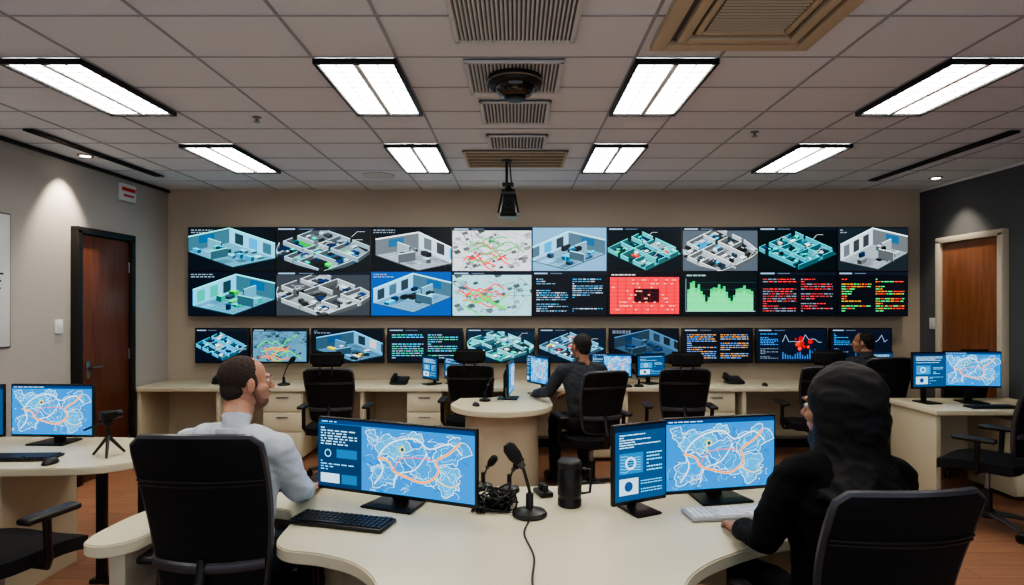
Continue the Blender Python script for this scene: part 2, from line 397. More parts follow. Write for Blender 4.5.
# ------------------------------------------------------------------ room
XL, XR, YB, YF, H = -3.87, 4.49, 6.67, -1.6, 2.856
def slab(name, a, b, m):
    mb = MB(); mb.box([b[i]-a[i] for i in range(3)], [0, 0, 0], m)
    return mb.obj(name, [(a[i]+b[i])/2 for i in range(3)])
slab('floor', (XL-.1, YF, -.1), (XR+.1, YB+.1, 0), M_floor)
slab('ceiling', (XL-.1, YF, H), (XR+.1, YB+.1, H+.1), M_ceil)
slab('wall_back', (XL-.1, YB, 0), (XR+.1, YB+.1, H), M_wall)
slab('wall_left', (XL-.1, YF, 0), (XL, YB, H), M_walll)
slab('wall_right', (XR, YF, 0), (XR+.1, YB, H), M_wallr)
slab('baseboard_back', (XL, YB-.012, 0), (XR, YB, .09), M_blackm)
slab('baseboard_left', (XL, YF, 0), (XL+.012, 5.15, .09), M_blackm)
slab('baseboard_right', (XR-.012, YF, 0), (XR, 5.4, .09), M_blackm)
mb = MB()
gx = [.61, 1.04, 1.63, 2.22, 2.65, 3.24, 3.83]
for x in [-a for a in gx if a < 3.8]+gx: mb.box((.014, YB-YF, .005), (x, (YB+YF)/2, H-.0025), M_tbar)
gy = [-1.2, -.7, -.2, .3, .8, 1.3, 1.75, 2.19, 2.62, 3.06, 3.49, 3.93, 4.32, 4.71, 5.19, 5.67, 6.17]
for y in gy: mb.box((XR-XL, .010, .004), ((XL+XR)/2, y, H-.002), M_tbar)
mb.obj('trim_ceiling_grid')
slab('trim_ceiling_left', (XL, YF, H-.035), (XL+.025, YB, H-.006), M_dark)
slab('trim_ceiling_right', (XR-.02, YF, H-.03), (XR, YB, H-.006), M_white)
def troffer(L):
    mb = MB(); W = .43
    for sx in (-1, 1): mb.box((.020, L, .03), (sx*(W/2-.010), 0, -.015), M_dark, .003)
    for sy in (-1, 1): mb.box((W, .020, .03), (0, sy*(L/2-.010), -.015), M_dark, .003)
    mb.box((.030, L-.03, .026), (0, 0, -.013), M_white, .003)
    for sx in (-1, 1): mb.box((W/2-.04, L-.05, .008), (sx*(W/4-.001), 0, -.012), M_light)
    n = 12
    for i in range(1, n): mb.box((W-.04, .004, .008), (0, -L/2+L*i/n, -.018), M_vent)
    for sx in (-1, 1): mb.box((.004, L-.04, .008), (sx*W/4, 0, -.018), M_vent)
    return mb.mesh('troffer')
t1 = troffer(.87); t2 = troffer(.96)
for x in (-2.435, -.825, .825, 2.435):
    inst(t1, 'ceiling_light_panel', (x, 3.495, H-.006)); inst(t2, 'ceiling_light_panel', (x, 5.19, H-.006))
    inst(t1, 'ceiling_light_panel', (x, 1.75, H-.006))
def vent(x0, x1, y0, y1, m, md, dirx=True, n=14):
    mb = MB(); w = x1-x0; d = y1-y0
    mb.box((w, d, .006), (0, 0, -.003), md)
    for sx in (-1, 1): mb.box((.022, d, .016), (sx*(w/2-.011), 0, -.008), m, .003)
    for sy in (-1, 1): mb.box((w, .022, .016), (0, sy*(d/2-.011), -.008), m, .003)
    for i in range(1, n):
        if dirx: mb.box((.008, d-.03, .01), (-w/2+w*i/n, 0, -.009), m, rot=(0, 25, 0))
        else: mb.box((w-.03, .012, .01), (0, -d/2+d*i/n, -.009), m, rot=(25, 0, 0))
    mb.obj('ceiling_air_vent', ((x0+x1)/2, (y0+y1)/2, H-.006))
vent(-.29, .28, 2.30, 2.86, M_vent, M_ventd, True, 30)
vent(-.27, .25, 3.08, 3.55, M_vent, M_ventd, True, 26)
vent(-.23, .22, 3.70, 4.16, M_vent, M_ventd, True, 20)
vent(-.22, .24, 4.45, 4.84, M_vent, M_ventd, True, 18)
vent(-.44, .43, 4.92, 5.48, M_beige, M_beiged, False, 5)
mb = MB()
def ring(w, d, t, z, m, h=.02):
    for sx in (-1, 1): mb.box((t, d, h), (sx*(w/2-t/2), 0, z), m, .004)
    for sy in (-1, 1): mb.box((w-2*t, t, h), (0, sy*(d/2-t/2), z), m, .004)
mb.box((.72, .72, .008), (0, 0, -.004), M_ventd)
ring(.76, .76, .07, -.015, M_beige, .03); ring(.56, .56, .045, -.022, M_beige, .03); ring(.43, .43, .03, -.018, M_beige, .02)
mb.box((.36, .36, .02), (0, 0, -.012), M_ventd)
for i in range(14): mb.box((.35, .009, .012), (0, -.17+i*.026, -.024), M_beige, rot=(20, 0, 0))
mb.obj('ceiling_air_cassette', (1.03, 2.53, H-.006))
for nm, x, y0, y1 in (('ceiling_slot_diffuser', 3.62, 4.35, 6.1), ('ceiling_slot_diffuser', -3.5, 4.3, 5.9)):
    mb = MB(); mb.box((.07, y1-y0, .008), (0, 0, -.004), M_blackm)
    for sx in (-1, 0, 1): mb.box((.008, y1-y0, .014), (sx*.033, 0, -.007), M_dark)
    mb.obj(nm, (x, (y0+y1)/2, H-.006))
mb = MB()
mb.lathe([(.15, 0), (.152, -.02), (.145, -.045), (.125, -.055), (.115, -.05)], (0, 0, 0), M_black, 36)
mb.lathe([(.148, -.018), (.156, -.024), (.148, -.03)], (0, 0, 0), M_steel, 36)
mb.lathe([(.112, -.045), (.105, -.07), (.085, -.095), (.05, -.11), (.012, -.115)], (0, 0, 0), M_glass, 36)
mb.lathe([(.06, -.112), (.05, -.118), (.03, -.12)], (0, 0, 0), M_dark)
mb.obj('dome_security_camera', (-.005, 3.3, H-.022))
mb = MB()
mb.lathe([(.045, 0), (.045, -.012), (.02, -.02)], (0, 0, 0), M_black)
mb.tube([(0, 0, -.01), (0, 0, -.22)], .012, M_black); mb.tube([(.025, 0, -.01), (.04, 0, -.2)], .006, M_black)
mb.box((.10, .08, .03), (.01, 0, -.215), M_black, .006)
b = bmesh.new(); bmesh.ops.create_cube(b, size=1); bmesh.ops.scale(b, vec=(.20, .26, .27), verts=b.verts)
for v in b.verts:
    if v.co.z > 0: v.co.x *= .5; v.co.y *= .6
bmesh.ops.bevel(b, geom=list(b.edges), offset=.03, segments=3, affect='EDGES'); mb.bm(b, M_black, Matrix.Translation((.015, 0, -.365)))
mb.cyl(.042, .05, (.015, -.125, -.40), M_dark, rot=(90, 0, 0)); mb.cyl(.030, .056, (.015, -.126, -.40), M_glass, rot=(90, 0, 0))
mb.box((.12, .01, .02), (.015, -.105, -.30), M_frame, .003)
mb.obj('hanging_projector', (-.08, 5.19, H-.02))
for x, y in ((-1.75, 4.05), (1.75, 4.4)):
    mb = MB(); mb.lathe([(.03, 0), (.03, -.006), (.01, -.012), (.01, -.03), (.022, -.034), (.022, -.037)], (0, 0, 0), M_steel, 16); mb.obj('ceiling_sprinkler', (x, y, H))
M_dl = emis('downlight_lens', (1, .95, .85), 12)
for x, y in ((-3.66, 5.1), (-3.66, 3.9), (4.2, 6.0)):
    mb = MB(); mb.lathe([(.06, 0), (.062, -.008), (.045, -.01), (.04, -.004)], (0, 0, 0), M_steel, 24); mb.cyl(.038, .004, (0, 0, -.007), M_dl)
    mb.obj('recessed_downlight', (x, y, H-.001))
mb = MB(); mb.lathe([(.16, 0), (.16, -.006), (.10, -.01), (.09, -.006), (.05, -.01)], (0, 0, 0), M_vent, 24); mb.obj('round_ceiling_speaker', (-1.35, 5.9, H-.003))
def door(y0, y1, side, m, mf, n, top=2.24):
    e = empty('door_%d' % n)
    x = XL if side < 0 else XR; s = -side; w = y1-y0
    mb = MB()
    for y in (y0, y1): mb.box((.07, .06, top), (x+s*.035, y, top/2), mf, .006)
    mb.box((.07, w+.06, .06), (x+s*.035, (y0+y1)/2, top+.0), mf, .006); mb.obj('frame', parent=e)
    mb = MB(); mb.box((.035, w-.07, top-.045), (x+s*.022, (y0+y1)/2, (top-.03)/2), m, .003); mb.obj('leaf', parent=e)
    mb = MB(); yy = y0+.12 if side < 0 else y1-.12
    mb.box((.01, .05, .16), (x+s*.044, yy, 1.0), M_steel, .004); mb.tube([(x+s*.045, yy, 1.02), (x+s*.09, yy, 1.02), (x+s*.09, yy+(.12 if side < 0 else -.12), 1.02)], .009, M_steel)
    mb.obj('handle', parent=e)
    mb = MB()
    for z in (.25, 1.1, 1.95): mb.cyl(.008, .1, (x+s*.045, (y1-.04 if side < 0 else y0+.04), z), M_steel)
    mb.obj('hinges', parent=e)
door(5.24, 5.97, -1, M_door, M_doorf, 1); door(5.49, 6.30, 1, M_door2, M_doorfl, 2, 2.25)
def wallplate(name, x, y, z, n):
    mb = MB(); mb.box((.012, .085, .12), (x+n*.006, y, z), M_white, .003); mb.box((.006, .03, .05), (x+n*.014, y, z), M_white, .002); mb.obj(name)
wallplate('light_switch', XL, 5.07, 1.40, 1); wallplate('light_switch', XR, 6.46, 1.38, -1)
mb = MB(); mb.box((.03, .24, .17), (XL+.015, 5.95, 2.69), M_white, .006); mb.box((.004, .2, .035), (XL+.032, 5.95, 2.72), M_red); mb.box((.004, .15, .02), (XL+.032, 5.95, 2.66), M_red)
mb.obj('exit_sign')
mb = MB(); mb.box((.014, .62, 1.02), (XL+.007, 4.27, 1.77), M_frame, .003); mb.box((.006, .60, 1.0), (XL+.014, 4.27, 1.77), M_white, .002)
rg = random.Random(4)
for i in range(14): mb.box((.002, rg.uniform(.2, .5), .014), (XL+.018, 4.27, 2.15-i*.055), M_dark)
mb.obj('wall_notice_board')

# ------------------------------------------------------------------ display wall
YW = 6.54; sc = 91.6
xw = lambda px: (px-516)/sc
e = empty('video_display_matrix')
cols = [188, 276, 370.5, 452, 532, 607, 682, 758, 837, 908]
z_top, z_mid, z_bot = 2.43, 1.945, 1.455
mb = MB(); mb.box((xw(908)-xw(188), .06, z_top-z_bot), ((xw(908)+xw(188))/2, YW+.035, (z_top+z_bot)/2), M_black, .006)
mb.box((7.0, .060, .06), (.33, YW+.094, 2.15), M_dark); mb.box((7.0, .060, .06), (.33, YW+.094, 1.65), M_dark)
mb.obj('housing', parent=e)
TEAL = (.15, .75, .68); CY = (.2, .72, .92); GR = (.2, .78, .38); RD = (.92, .25, .2); NV = (.05, .18, .32); YL = (.95, .8, .3)
gen = {
 (0,0): lambda s,r: g_room(s,r,(.56,.84,.94),(.02,.05,.08),(CY,TEAL,NV)), (0,1): lambda s,r: g_plan(s,r,(.68,.76,.80),(.05,.07,.08),(TEAL,NV,GR,(.2,.45,.6)),46,True),
 (0,2): lambda s,r: g_room(s,r,(.84,.90,.94),(.02,.04,.06),(CY,NV),6), (0,3): lambda s,r: g_map(s,r,((.88,.2,.15),(.2,.6,.35))),
 (0,4): lambda s,r: g_room(s,r,(.66,.84,.94),(.48,.62,.72),(CY,(.2,.35,.45),RD),14,True), (0,5): lambda s,r: g_plan(s,r,(.42,.82,.84),(.02,.05,.07),(GR,(.92,.95,.95),TEAL,NV,RD)),
 (0,6): lambda s,r: g_plan(s,r,(.84,.88,.90),(.30,.33,.36),((.2,.26,.3),(.5,.56,.6),CY),46,True), (0,7): lambda s,r: g_plan(s,r,(.35,.74,.80),(.02,.05,.06),((.92,.95,.95),TEAL,(.1,.3,.35),NV)),
 (0,8): lambda s,r: g_room(s,r,(.82,.87,.90),(.10,.13,.15),((.3,.35,.38),NV,CY),10,True),
 (1,0): lambda s,r: g_room(s,r,(.52,.82,.93),(.02,.05,.09),(TEAL,NV,GR),12,True), (1,1): lambda s,r: g_plan(s,r,(.76,.80,.82),(.2,.22,.24),((.15,.17,.2),(.4,.42,.44),NV),56,True),
 (1,2): lambda s,r: g_room(s,r,(.60,.82,.95),(.05,.28,.50),(CY,NV),8,True), (1,3): lambda s,r: g_map(s,r,((.88,.25,.15),(.2,.72,.35)),(.66,.80,.82)),
 (1,4): lambda s,r: g_text(s,r,((.45,.55,.62),(.75,.8,.85),(.3,.6,.75)),rows=15), (1,5): g_table, (1,6): g_bars,
 (1,7): lambda s,r: g_text(s,r,((.85,.3,.3),(.6,.3,.3),(.5,.55,.6)),rows=14), (1,8): lambda s,r: g_text(s,r,((.85,.6,.25),(.85,.3,.25),(.3,.8,.5)),rows=14),
}
for i in range(9):
    x0, x1 = xw(cols[i])+.008, xw(cols[i+1])-.008
    for r_, (za, zb) in enumerate(((z_mid+.006, z_top-.008), (z_bot+.008, z_mid-.006))):
        s = Scr(x1-x0, zb-za); gen[(r_, i)](s, random.Random(i*7+r_*3+1)); s.obj('screen_%d_%d' % (r_, i), ((x0+x1)/2, YW+.003, (za+zb)/2), e)
e2 = empty('lower_display_row')
lows = [(195,249),(252,308),(311,384),(387,463),(466,535),(538,606),(609,679),(682,753),(756,827),(830,892)]
lg = [lambda s,r: g_plan(s,r,(.40,.76,.93),(.02,.05,.09),((.9,.95,.97),NV),20), lambda s,r: g_map(s,r,((.2,.75,.35),(.95,.5,.2)),(.36,.50,.58)), lambda s,r: g_room(s,r,(.45,.64,.76),(.02,.05,.08),((.9,.9,.9),CY,YL),12),
      lambda s,r: g_text(s,r,((.4,.7,.85),(.6,.65,.7),(.3,.7,.6)),(.03,.06,.10),11), lambda s,r: g_plan(s,r,(.58,.88,.95),(.05,.12,.17),((.95,.97,.97),TEAL,NV),36,True), lambda s,r: g_plan(s,r,(.55,.75,.86),(.03,.08,.13),(RD,(.9,.95,.97),NV,YL)),
      lambda s,r: g_room(s,r,(.30,.42,.52),(.02,.04,.07),(CY,(.6,.65,.7),NV),10), lambda s,r: g_text(s,r,((.4,.55,.8),(.6,.65,.7),(.8,.6,.4)),rows=12), lambda s,r: g_dash(s,r,(.4,.6,.85),(.85,.2,.15)), lambda s,r: g_dash(s,r,(.3,.6,.8))]
for i, (a, b_) in enumerate(lows):
    x0, x1 = xw(a), xw(b_); w = x1-x0; cx = (x0+x1)/2
    mb = MB(); mb.box((w, .05, .385), (cx, YW+.03, 1.135), M_black, .006); mb.box((.2, .06, .15), (cx, YW+.082, 1.135), M_dark); mb.obj('bezel_%d' % i, parent=e2)
    s = Scr(w-.03, .352); lg[i](s, random.Random(50+i)); s.obj('screen_%d' % i, (cx, YW+.002, 1.138), e2)

# ------------------------------------------------------------------ desks
ZD = .75
outl = [(-1.54,2.14),(-1.55,2.28),(-1.50,2.50),(-1.28,2.74),(-.85,2.86),(-.35,2.82),(0,2.78),(.4,2.82),(.85,2.88),(1.15,2.84),(1.34,2.68),(1.4,2.45),(1.33,2.28),
        (1.15,2.2),(.95,2.15),(.76,2.05),(.6,1.93),(.5,1.78),(.46,1.55),(.46,1.2),(.05,1.16),(-.38,1.2),(-.38,1.55),(-.42,1.8),(-.52,1.95),(-.66,2.03),(-.80,2.07),
        (-.86,2.16),(-.88,2.36),(-.95,2.47),(-1.12,2.5),(-1.27,2.47),(-1.34,2.36),(-1.36,2.18),(-1.42,2.11),(-1.48,2.10)]
mb = MB(); mb.prism(catmull(outl, 5), ZD-.045, ZD, M_desk, bev=.005)
def panel(pts, z0, z1, t, m):
    for (a, b_), (c, d) in zip(pts[:-1], pts[1:]):
        L = math.hypot(c-a, d-b_); ang = math.degrees(math.atan2(d-b_, c-a))
        mb.box((L+t*.5, t, z1-z0), ((a+c)/2, (b_+d)/2, (z0+z1)/2), m, .003, (0, 0, ang))
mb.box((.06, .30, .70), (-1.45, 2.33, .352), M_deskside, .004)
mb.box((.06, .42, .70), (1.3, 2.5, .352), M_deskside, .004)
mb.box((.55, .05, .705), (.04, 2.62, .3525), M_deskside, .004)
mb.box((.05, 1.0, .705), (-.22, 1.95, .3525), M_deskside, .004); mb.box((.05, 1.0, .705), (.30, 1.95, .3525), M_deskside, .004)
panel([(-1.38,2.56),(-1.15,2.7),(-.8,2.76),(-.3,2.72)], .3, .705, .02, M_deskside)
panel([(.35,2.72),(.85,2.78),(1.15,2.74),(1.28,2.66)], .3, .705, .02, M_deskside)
mb.obj('curved_workstation_desk')
mb = MB(); o2 = [(-3.8,3.80),(-3.2,3.82),(-2.5,3.80),(-2.2,3.72),(-2.02,3.50),(-2.02,3.28),(-2.15,3.13),(-2.4,3.08),(-3.0,3.06),(-3.8,3.05)]
mb.prism([(-3.85,3.80)]+catmull(o2[1:9], 5, False)+[(-3.0,3.06),(-3.85,3.05)], ZD-.04, ZD, M_desk, bev=.005)
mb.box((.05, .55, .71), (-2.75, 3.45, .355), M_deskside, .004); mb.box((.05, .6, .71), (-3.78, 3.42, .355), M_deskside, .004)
mb.box((1.0, .02, .4), (-3.26, 3.7, .51), M_dark)
for x_ in (-2.14, -2.38): mb.box((.05, .04, .71), (x_, 3.45, .355), M_dark, .006)
mb.box((.30, .05, .03), (-2.26, 3.45, .69), M_dark, .006); mb.box((.34, .08, .025), (-2.26, 3.45, .0125), M_dark, .006)
mb.obj('curved_side_desk')
mb = MB(); mb.box((1.10, .64, .04), (3.87, 5.06, ZD-.02), M_desk, .006)
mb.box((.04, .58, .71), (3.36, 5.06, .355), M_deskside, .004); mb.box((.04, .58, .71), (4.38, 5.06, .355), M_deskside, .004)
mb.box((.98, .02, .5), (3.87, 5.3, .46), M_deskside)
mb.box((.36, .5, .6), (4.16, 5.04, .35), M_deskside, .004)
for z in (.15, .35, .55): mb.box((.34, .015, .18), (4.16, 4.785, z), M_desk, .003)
mb.obj('side_office_desk')
mb = MB(); mb.box((7.75, .645, .04), (.02, 6.335, ZD-.02), M_desk, .005)
mb.box((7.6, .02, .55), (.02, 6.55, .43), M_deskside)
for x in (-3.8, -3.0, -1.55, 1.1, 2.3, 3.85): mb.box((.04, .58, .71), (x, 6.33, .355), M_deskside, .003)
for x, w in ((-2.35, .4), (-.92, .36), (2.02, .38), (.95, .36)):
    mb.box((w, .5, .67), (x, 6.3, .375), M_desk, .004)
    for z, hh in ((.14, .24), (.37, .18), (.57, .18)):
        mb.box((w-.02, .018, hh), (x, 6.045, z+.03), M_desk, .003); mb.box((.12, .012, .012), (x, 6.03, z+.08), M_steel, .003)
mb.obj('back_counter')
mb = MB(); cx, cy, rr = -.12, 5.09, .43
arc = [(cx+rr*math.cos(a), cy+rr*math.sin(a)) for a in [math.pi+math.pi*i/28 for i in range(29)]]
arc += [(.30, 5.4), (.34, 5.97), (-.08, 5.97), (-.1, 5.5), (-.22, 5.4), (-.5, 5.36)]
mb.prism(arc, ZD-.045, ZD, M_desk, bev=.005)
arc2 = [(cx+.31*math.cos(a), cy+.3*math.sin(a)) for a in [math.pi+math.pi*i/20 for i in range(21)]]+[(.18, 5.3), (-.42, 5.3)]
mb.prism(arc2, 0, ZD-.05, M_deskside)
mb.box((.03, .55, .70), (.13, 5.6, .35), M_deskside, .003)
mb.obj('round_peninsula_desk')

# ------------------------------------------------------------------ monitors
rgm = random.Random(9)
def monitor(x, y, yaw, w, h, zb, fn, zs=ZD, name='computer_monitor'):
    e = empty(name, (x, y, zs), yaw)
    mb = MB(); zc = zb-zs+h/2
    mb.box((w, .022, h), (0, .012, zc), M_black, .005); mb.box((w*.6, .03, h*.55), (0, .035, zc), M_blackm, .01)
    mb.obj('bezel', parent=e)
    s = Scr(w-.018, h-.026); fn(s, rgm); s.obj('screen', (0, -.0005, zc+.004), e)
    mb = MB(); bw = min(.24, w*.45)
    mb.box((bw*.3, .018, zc+.03), (0, .062, (zc+.03)/2+.006), M_black, .004)
    mb.box((.05, .04, .05), (0, .05, zc), M_black, .004)
    b = [(-bw*.5, -.06), (bw*.5, -.06), (bw*.42, .12), (-bw*.42, .12)]
    mb.prism(b, .0005, .011, M_black, bev=.003)
    mb.obj('stand', parent=e)
    return e
monitor(-.513, 2.50, -21, .77, .315, .787, lambda s, r: g_ctrl(s, r, .3))
monitor(.884, 2.585, 12, .53, .325, .787, lambda s, r: g_ctrl(s, r, 0))
monitor(.507, 2.44, 26, .27, .325, .787, g_side)
monitor(-2.80, 3.62, -3, .52, .32, .79, lambda s, r: g_ctrl(s, r, 0))
monitor(-3.31, 3.56, 16, .46, .32, .79, g_side)
monitor(3.50, 5.08, 8, .32, .31, .875, g_side); monitor(3.88, 5.1, -6, .46, .31, .88, lambda s, r: g_ctrl(s, r, .0))
monitor(-.04, 5.33, 84, .42, .28, .80, lambda s, r: g_ctrl(s, r, .2)); monitor(.2, 5.6, -58, .36, .27, .84, lambda s, r: g_ctrl(s, r, .2))
monitor(-.90, 6.25, -50, .30, .25, .80, g_side); monitor(-.66, 6.3, -40, .28, .24, .80, g_side)
monitor(1.0, 6.28, -10, .42, .25, .82, lambda s, r: g_ctrl(s, r, .3)); monitor(3.78, 6.3, 8, .40, .26, .83, g_side); monitor(1.42, 6.3, 20, .34, .25, .82, g_side)
def keyboard(x, y, yaw, w, d, m, mk, z=ZD):
    mb = MB(); mb.box((w, d, .014), (0, 0, .009), m, .004); mb.box((w*.9, .01, .006), (0, d*.4, .003), m)
    n = int(w/.022); kw = (w-.016)/n
    for r_ in range(5):
        for i in range(n):
            if r_ == 0 and n*.25 < i < n*.6: continue
            mb.box((kw-.004, (d-.016)/5-.004, .007), (-w/2+.008+kw*(i+.5), -d/2+.008+(d-.016)/5*(r_+.5), .018), mk, .0015, seg=1)
    mb.box((kw*n*.34, (d-.016)/5-.004, .007), (-w*.07, -d/2+.008+(d-.016)/10, .018), mk, .0015, seg=1)
    mb.obj('keyboard', (x, y, z+.0005), yaw)
keyboard(-.672, 2.315, -15, .40, .13, M_black, M_dark)
M_key = mat('keyboard_grey', (.66, .67, .69), .5)
keyboard(.865, 2.40, 7, .38, .12, M_key, M_white)
keyboard(-2.70, 3.27, 3, .38, .13, M_black, M_dark); keyboard(3.85, 4.86, 0, .38, .12, M_black, M_dark)
keyboard(1.0, 6.08, 0, .34, .11, M_black, M_dark)
def mouse(x, y, yaw, m=M_black):
    mb = MB(); b = bmesh.new(); bmesh.ops.create_uvsphere(b, u_segments=18, v_segments=12, radius=1); bmesh.ops.scale(b, vec=(.03, .052, .03), verts=b.verts)
    for v in b.verts:
        if v.co.z < 0: v.co.z *= .1
    mb.bm(b, m); mb.box((.003, .03, .004), (0, .03, .026), M_dark, .001); mb.obj('computer_mouse', (x, y, ZD+.0035), yaw)
mouse(1.28, 2.45, 5); mouse(-2.46, 3.17, 0); mouse(1.75, 6.15, 10); mouse(2.55, 6.15, -10); mouse(-.33, 4.95, 20)
def mic(x, y, yaw, hgt, tip, big=1.0, z=ZD):
    mb = MB()
    mb.lathe([(.062*big, 0), (.064*big, .008), (.058*big, .018), (.03*big, .024), (.018*big, .03)], (0, 0, 0), M_black, 32)
    pts = catmull([(0, 0, .02), (.002, 0, hgt*.4), (tip*.5, 0, hgt*.75), (tip, 0, hgt)], 6, False)
    mb.tube(pts, .006*big, M_black, 10); mb.cyl(.014*big, .07*big, (0, 0, .05), M_dark)
    P = Vector(pts[-1]); d = (P-Vector(pts[-3])).normalized(); d = (d+Vector((-.6, 0, .3))).normalized()
    mb.tube([P, P+d*.02*big, P+d*.03*big, P+d*.05*big, P+d*.085*big, P+d*.1*big], [.01*big, .013*big, .021*big, .026*big, .025*big, .014*big], M_blackm, 16)
    mb.tube([P-d*.002, P+d*.022*big], [.013*big]*2, M_frame, 16)
    mb.obj('gooseneck_microphone', (x, y, z+.0005), yaw)
mic(.055, 2.40, 0, .20, -.03, 1.1)
mic(-.03, 2.71, 150, .10, -.02, .75); mic(-.15, 2.75, 160, .10, -.02, .7); mic(-.25, 2.70, 10, .12, -.03, .8)
mic(-2.40, 6.2, 180, .22, -.05, 1.0); mic(-.27, 5.2, 200, .14, -.03, .8); mic(1.25, 6.1, 20, .12, -.03, .8)
mb = MB()
for i in range(3):
    a = 2*math.pi*i/3+.5; mb.tube([(0, 0, .11), (math.cos(a)*.04, math.sin(a)*.04, .06), (math.cos(a)*.085, math.sin(a)*.085, .006)], [.010, .009, .007], M_black, 8)
mb.tube([(0, 0, .09), (0, 0, .19)], .010, M_black, 10); mb.lathe([(.02, .0), (.024, .01), (.024, .025), (.015, .03)], (0, 0, .17), M_dark, 16)
mb.box((.055, .075, .05), (0, 0, .225), M_black, .01); mb.cyl(.022, .035, (0, -.05, .225), M_dark, rot=(90, 0, 0)); mb.cyl(.017, .038, (0, -.051, .225), M_glass, rot=(90, 0, 0))
mb.tube([(0, .02, .19), (.04, .05, .17), (.07, .09, .15)], .006, M_black, 8)
mb.obj('tripod_webcam', (-2.27, 3.34, ZD+.0005), 150)
mb = MB()
mb.lathe([(.046, 0), (.050, .004), (.050, .03), (.047, .034), (.047, .04), (.050, .044), (.050, .15), (.047, .155), (.047, .163), (.05, .167), (.05, .185), (.044, .192), (.02, .194)], (0, 0, 0), M_black, 36)
for i in range(7): mb.lathe([(.0503, .052+i*.013), (.0515, .056+i*.013), (.0503, .06+i*.013)], (0, 0, 0), M_dark, 36)
mb.tube([(.05, 0, .05), (.085, 0, .055), (.09, 0, .1), (.085, 0, .15), (.05, 0, .155)], .006, M_black)
mb.obj('desktop_speaker', (.225, 2.52, ZD+.0005))
def cable(name, pts, r=.0035):
    mb = MB(); mb.tube(catmull(pts, 8, False), r, M_black, 8); return mb
mb = cable('c', [(.055, 2.34, ZD+.006), (.03, 2.2, ZD+.005), (.06, 2.0, ZD+.005), (.05, 1.8, ZD+.005), (.075, 1.5, ZD+.005)])
mb.obj('microphone_cable')
mb = MB(); rg = random.Random(12)
for k in range(14):
    p = [(-.15+rg.uniform(-.03, .03), 2.47+rg.uniform(-.06, .04), ZD+.008)]
    for j in range(6): p.append((-.09+rg.uniform(-.09, .10), 2.50+rg.uniform(-.09, .08), ZD+.010+rg.uniform(.01, .075)*(j % 2)))
    p.append((-.04+rg.uniform(-.08, .03), 2.52+rg.uniform(-.08, .05), ZD+.008)); mb.tube(catmull(p, 6, False), .0042, M_black, 8)
mb.obj('cable_tangle')
mb = MB(); mb.box((.06, .10, .022), (0, 0, .011), M_black, .006); mb.box((.03, .03, .03), (0, .01, .034), M_dark, .004); mb.cyl(.012, .03, (0, -.03, .035), M_black); mb.obj('intercom_unit', (.12, 2.66, ZD+.0005), 20)
mb = MB(); mb.box((.2, .13, .012), (0, 0, .006), M_black, .003); mb.box((.18, .11, .002), (0, 0, .0125), M_dark); mb.obj('tablet', (-1.03, 2.77, ZD+.0005), 10)
def phone(x, y, yaw):
    mb = MB(); mb.box((.18, .2, .03), (0, 0, .037), M_black, .01, (12, 0, 0)); mb.box((.045, .2, .035), (-.06, 0, .07), M_black, .014, (12, 0, 0))
    mb.box((.09, .05, .004), (.03, .05, .064), M_frame, .002, (12, 0, 0)); mb.box((.15, .15, .02), (0, 0, .01), M_black, .004)
    for i in range(3):
        for j in range(4): mb.box((.018, .014, .006), (.005+i*.025, -.07+j*.024, .042+j*.005), M_frame, .002)
    mb.obj('desk_phone', (x, y, ZD+.001), yaw)
phone(-1.22, 6.3, 0); phone(.62, 6.35, 10); phone(2.3, 6.35, 0); phone(-3.1, 6.35, 10)

